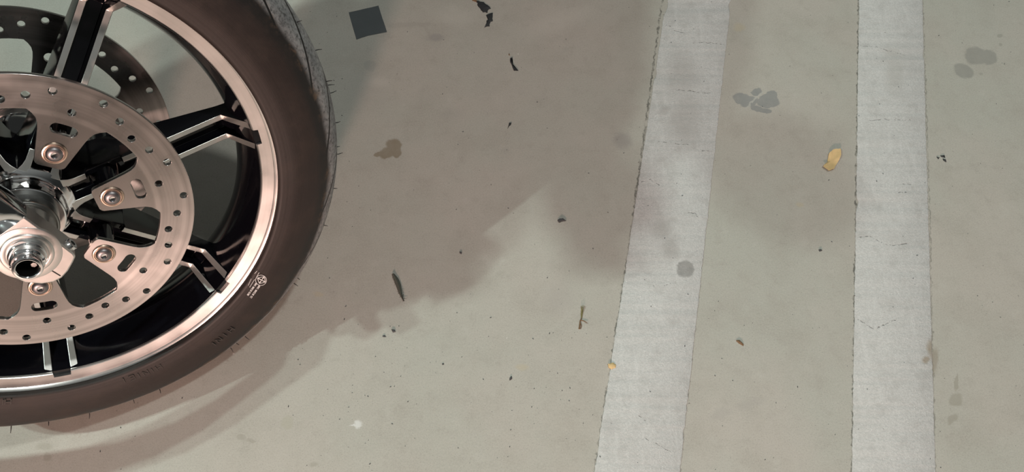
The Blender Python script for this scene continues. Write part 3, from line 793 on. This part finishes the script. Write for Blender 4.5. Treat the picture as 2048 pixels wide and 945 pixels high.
# unseen light blocker added on the left, left crash bar, right shadow-casting tube
UB2 = (UP*math.cos(R(13))+LT*math.sin(R(13))).normalized(); BM2 = Matrix((FW, UB2.cross(FW), UB2)).transposed().to_4x4()
b = MB(); st = [(-.28,.225,.05,.16),(-.33,.225,.062,.25),(-.42,.225,.058,.27),(-.47,.225,.05,.24)]
vs = []; fs = []; n = 24
for x, yc, hw, hh in st:
    for i in range(n):
        t = 2*PI*i/n; c, s_ = math.cos(t), math.sin(t)
        vs.append(Vector((x, yc+hw*math.copysign(abs(c)**.6, c), .74+hh*math.copysign(abs(s_)**.6, s_))))
for j in range(3):
    for i in range(n): fs.append((j*n+i, j*n+(i+1) % n, (j+1)*n+(i+1) % n, (j+1)*n+i))
fs += [tuple(range(n)), tuple(3*n+i for i in range(n))]
fix(obj('shadow_blocker', vs, fs, MAT['paint'], moto, None, True, BM2))
b = MB(); b.tube([(-.50,.05,.66),(-.44,.22,.66),(-.42,.36,.55),(-.43,.36,.35),(-.47,.20,.22),(-.52,.05,.22)], .016, 12)
b.build('crash_shadow_bar', MAT['chrome'], moto, BM)
BI = BM.inverted()
pts = [BI @ (shade(*q)-BASE) for q in [(570,718,.35),(545,738,.33),(480,785,.30),(420,830,.29),(330,880,.30),(200,925,.31),(60,946,.30),(-120,965,.27)]]  # right tube added; path traced from the dark band it casts on the floor
b = MB(); b.tube([(-.45,-.05,.70), (-.24,-.10,.60), (-.12,-.12,.40)]+pts+[(-.60,-.06,.22)], [.013,.013,.014]+[.019]*8+[.019], 16)
b.build('crash_shadow_bar', MAT['paint'], moto, BM)
b = MB(); b.box(-.40, -.15, -.10, .10, .955, .985); b.build('fork_yoke', MAT['paint'], moto, BM, bevel=.01)

# ------------------------------------------------------------------ litter on the floor
MAT['tape'] = simple('grey_tape', (.075, .085, .09), .55, var=.12, vs=40)
MAT['black_flake'] = simple('black_flake', (.022, .024, .026), .6, var=.4, vs=300)
MAT['yellow'] = simple('dry_yellow', (.62, .45, .22), .6, var=.18, vs=150)
MAT['straw'] = simple('straw', (.17, .15, .06), .6, var=.3, vs=200)
MAT['brown_straw'] = simple('brown_straw', (.17, .10, .05), .6)
MAT['feather'] = simple('dark_wisp', (.075, .08, .066), .8, var=.3, vs=200)
MAT['stone'] = simple('dark_stone', (.06, .062, .065), .6, var=.5, vs=400)

def flake(name, poly, mat, label, cat, h0=.0006, h1=.0010, group=None, curl=None, jag=0.0, z=0):
    pts = [fl(*p) for p in poly]
    if jag:
        o = []
        for i, p in enumerate(pts):
            q = pts[(i+1) % len(pts)]
            o.append(p)
            for f in (.25, .5, .75):
                s = p.lerp(q, f); d = (q-p); o.append(s+Vector((-d.y, d.x, 0)).normalized()*random.uniform(-jag, jag))
        pts = o
    c = sum(pts, Vector())/len(pts); n = len(pts)
    zz = [(curl(p-c) if curl else 0) for p in pts]
    base = Vector((c.x, c.y, z))
    bot = [Vector((p.x-c.x, p.y-c.y, e)) for p, e in zip(pts, zz)]
    top = [Vector((p.x-c.x, p.y-c.y, e+h0)) for p, e in zip(pts, zz)]
    inn = [Vector(((p.x-c.x)*.55, (p.y-c.y)*.55, e*.5+h1)) for p, e in zip(pts, zz)]
    v = bot+top+inn+[Vector((0, 0, h1)), Vector((0, 0, 0))]
    f = [(i, (i+1) % n, n+(i+1) % n, n+i) for i in range(n)]+[(n+i, n+(i+1) % n, 2*n+(i+1) % n, 2*n+i) for i in range(n)]
    f += [(2*n+i, 2*n+(i+1) % n, 3*n) for i in range(n)]+[((i+1) % n, i, 3*n+1) for i in range(n)]
    o = fix(obj(name, v, f, mat, smooth=True)); o.location = base
    return tag(o, label, cat, group)
X = lambda pts, x0, y0, s: [(x0+a*s, y0+c*s) for a, c in pts]
flake('tape_patch', [(697.5,25),(757,11.5),(774,64.5),(735,72),(713,79.5)], MAT['tape'], 'square dark grey patch of tape stuck on the floor right of the tyre', 'tape', .0004, .0004, jag=.0002)
k_ = .3968
flake('rubber_flake', X([(765,5),(800,12),(836,45),(822,52),(818,66),(795,62),(785,46),(770,30)], 650, 0, k_), MAT['black_flake'], 'upper of two black peeled flakes at the top edge, right of the tape', 'flake', .0008, .0016, 'black flakes on the floor', jag=.0011)
flake('rubber_flake', X([(812,78),(846,66),(846,105),(832,118),(830,134),(803,140),(814,112),(822,95)], 650, 0, k_), MAT['black_flake'], 'lower of two black peeled flakes at the top edge, right of the tape', 'flake', .0008, .0016, 'black flakes on the floor', jag=.0011)
flake('rubber_flake', X([(745,-4),(768,4),(764,12),(742,4)], 650, 0, k_), MAT['brown_straw'], 'tiny brown crumb at the picture top touching the black flakes', 'crumb', .0006, .0012, jag=.0005)
flake('rubber_curl', X([(944,290),(933,296),(934,315),(945,338),(953,357),(974,358),(962,347),(950,335),(941,316),(938,302)], 650, 0, k_), MAT['black_flake'], 'thin black curled shaving below the pair of black flakes', 'shaving', .0012, .0012, 'black flakes on the floor', jag=.0004)
flake('rubber_curl', X([(926,271),(930,272),(932,281),(926,279)], 650, 0, k_), MAT['brown_straw'], 'tiny brown shred just above the black curled shaving', 'shred', .0006, .0008)
flake('rubber_crumb', X([(928,621),(940,620),(937,631),(929,636),(920,651),(926,632)], 650, 0, k_), MAT['black_flake'], 'small black crumb with a tail, straight below the curled shaving', 'crumb', .0008, .0014)
def cup(p): return .0035*min(1, (p.length/.016)**2)
flake('dry_leaf', [(1678.9,300),(1680.4,311),(1675.6,324.4),(1666.7,340),(1656.7,344),(1651,340),(1644.4,335.6),(1650,329),(1654.4,324.4),(1656.7,309),(1664.4,302)], MAT['yellow'], 'pale yellow dry leaf piece lying between the two grey strips', 'leaf', .0006, .0012, curl=cup, jag=.0004)
flake('yellow_crumb', [(1216,729),(1226,727),(1231,731),(1231,737),(1224,740),(1217,736)], MAT['yellow'], 'small yellow crumb at the left side of the nearer grey strip', 'crumb', .0022, .0034, jag=.0004)
flake('stone_chip', X([(977,150),(986,143),(1000,143),(1013,152),(994,156),(984,160)], 650, 370, .476), MAT['stone'], 'dark slate chip left of the nearer strip, in open floor', 'chip', .0014, .0028, jag=.0003)
flake('dirt_crumb', [(783,660),(789,660),(791,665),(786,666)], MAT['stone'], 'black dirt crumb below the dark feather wisp', 'crumb', .0012, .002, 'dark crumbs')
flake('dirt_crumb', [(765,672),(770,671),(770,675),(766,675)], MAT['stone'], 'tiny dirt crumb left of and below the one under the feather wisp', 'crumb', .0008, .0012, 'dark crumbs')
flake('dirt_crumb', [(919,504),(924,505),(923,509),(920,508)], MAT['stone'], 'small black crumb right of and above the feather wisp', 'crumb', .0010, .0016, 'dark crumbs')
flake('dirt_crumb', [(1019,757),(1023,753),(1024,759),(1019,762)], MAT['stone'], 'small dark crumb alone near the bottom, left of the nearer strip', 'crumb', .0010, .0018, 'dark crumbs')
flake('dirt_crumb', [(1637,500),(1641,499),(1644,502),(1639,504)], MAT['stone'], 'black crumb between the strips, below the yellow leaf piece', 'crumb', .0012, .002, 'dark crumbs')
flake('dirt_crumb', [(1873,314),(1879,316),(1876,319)], MAT['black_flake'], 'leftmost of three dark shreds right of the right strip', 'shred', .0008, .0014, 'dark shreds', jag=.0003)
flake('dirt_crumb', [(1880,312),(1888,311),(1890,316),(1884,315)], MAT['black_flake'], 'upper right of three dark shreds right of the right strip', 'shred', .0010, .0016, 'dark shreds', jag=.0003)
flake('dirt_crumb', [(1885,318),(1891,320),(1892,325),(1887,322)], MAT['black_flake'], 'lower right of three dark shreds right of the right strip', 'shred', .0010, .0016, 'dark shreds', jag=.0003)
flake('dirt_crumb', [(884,728),(887,727),(888,730),(885,731)], MAT['stone'], 'tiny crumb far below the feather wisp in the bright floor', 'crumb', .0006, .001, 'dark crumbs')
flake('seed_husk', [(1472,682),(1478,681),(1487,690),(1486,693),(1478,688)], MAT['brown_straw'], 'small brown seed husk between the strips near the bottom', 'husk', .0012, .0022, jag=.0003)

def strands(name, parts, label, cat, mats):
    c = fl(*parts[0][0][0]); b = MB()
    for pts, rad, mi in parts:
        P = [fl(p[0], p[1])-c+Vector((0, 0, (p[2] if len(p) > 2 else .8)*.001)) for p in pts]
        b.tube(P, [rad*.001*(1-.5*i/(len(P)-1)) for i in range(len(P))], 8, mi)
    o = b.build(name, mats); o.location = c
    return tag(o, label, cat)
strands('grass_sprig', [([(1158.5,659),(1159.5,650),(1160.5,642),(1163,637)], 1.1, 1), ([(1163,637),(1162.5,628),(1163,619),(1162,614,3)], .9, 0), ([(1163,637),(1165,627),(1168,614,3)], .7, 0),
        ([(1163,637),(1163.5,625),(1165.5,613,4)], .7, 0), ([(1161,641),(1168,643),(1174,648,2)], .8, 1), ([(1160,645),(1163,653),(1161,659)], .6, 1)],
        'small sprig of dry grass with forked tip, left of the nearer strip', 'grass', [MAT['straw'], MAT['brown_straw']])
def feather():
    a, e = fl(786, 549), fl(809, 603); d = e-a; sd = Vector((-d.y, d.x, 0)).normalized(); b = MB()
    o0 = a; N = 14; vs = []; fs = []
    for i in range(N+1):
        f = i/N; wv = (.0036*math.sin(PI*min(1, f*1.05+.06))**.7+.0004)*(1-.35*f)
        for s_, z in ((-1, .0012), (0, .0030), (1, .0012)):
            vs.append(d*f+sd*(s_*wv+.0012*math.sin(f*5))+Vector((0, 0, z)))
        vs.append(d*f+Vector((0, 0, .0006)))
    for i in range(N):
        for q in range(4): fs.append((i*4+q, i*4+(q+1) % 4, i*4+4+(q+1) % 4, i*4+4+q))
    b.add(vs, fs)
    rnd = random.Random(3)
    for i in range(20):
        f = rnd.uniform(.02, .95); s_ = rnd.choice((-1, 1)); p = d*f+Vector((0, 0, .0016))
        q = p+d.normalized()*rnd.uniform(-.006, .004)+sd*s_*rnd.uniform(.002, .0046); q.z = .0012+rnd.random()*.001
        b.tube([p, q], [.0003, .00012], 4)
    o = b.build('feather', MAT['feather']); o.location = o0
    tag(o, 'slim dark grey feather wisp in the shadow right of the tyre', 'feather')
feather()
# loose grit, too fine and too many to count
b = MB(); rnd = random.Random(11)
for i in range(420):
    x, y = rnd.uniform(560, 2048), rnd.uniform(0, 945)
    if i < 60: x, y = rnd.uniform(200, 1200), rnd.uniform(640, 945)
    p = fl(x, y); r = rnd.choice((.0003, .0003, .0004, .0005, .0007)); a = rnd.random()*6; st = rnd.uniform(1, 2.6)
    dx = Vector((math.cos(a), math.sin(a), 0))*r*st; dy = Vector((-math.sin(a), math.cos(a), 0))*r
    p.z = .0001
    for le, re in STRIPS:
        t = y/945; xl = le[0][0]+(le[2][0]-le[0][0])*t; xr = re[0][0]+(re[2][0]-re[0][0])*t
        if xl-6 < x < xr+6: p.z = .0017
    b.add([p-dx, p-dy, p+dx, p+dy, p+Vector((0, 0, r*1.1))], [(0,1,4),(1,2,4),(2,3,4),(3,0,4)])
g = obj('floor_grit', b.v, b.f, MAT['stone'], smooth=False); g['kind'] = 'stuff'
tag(g, 'fine dark grit scattered over the concrete floor', 'grit')
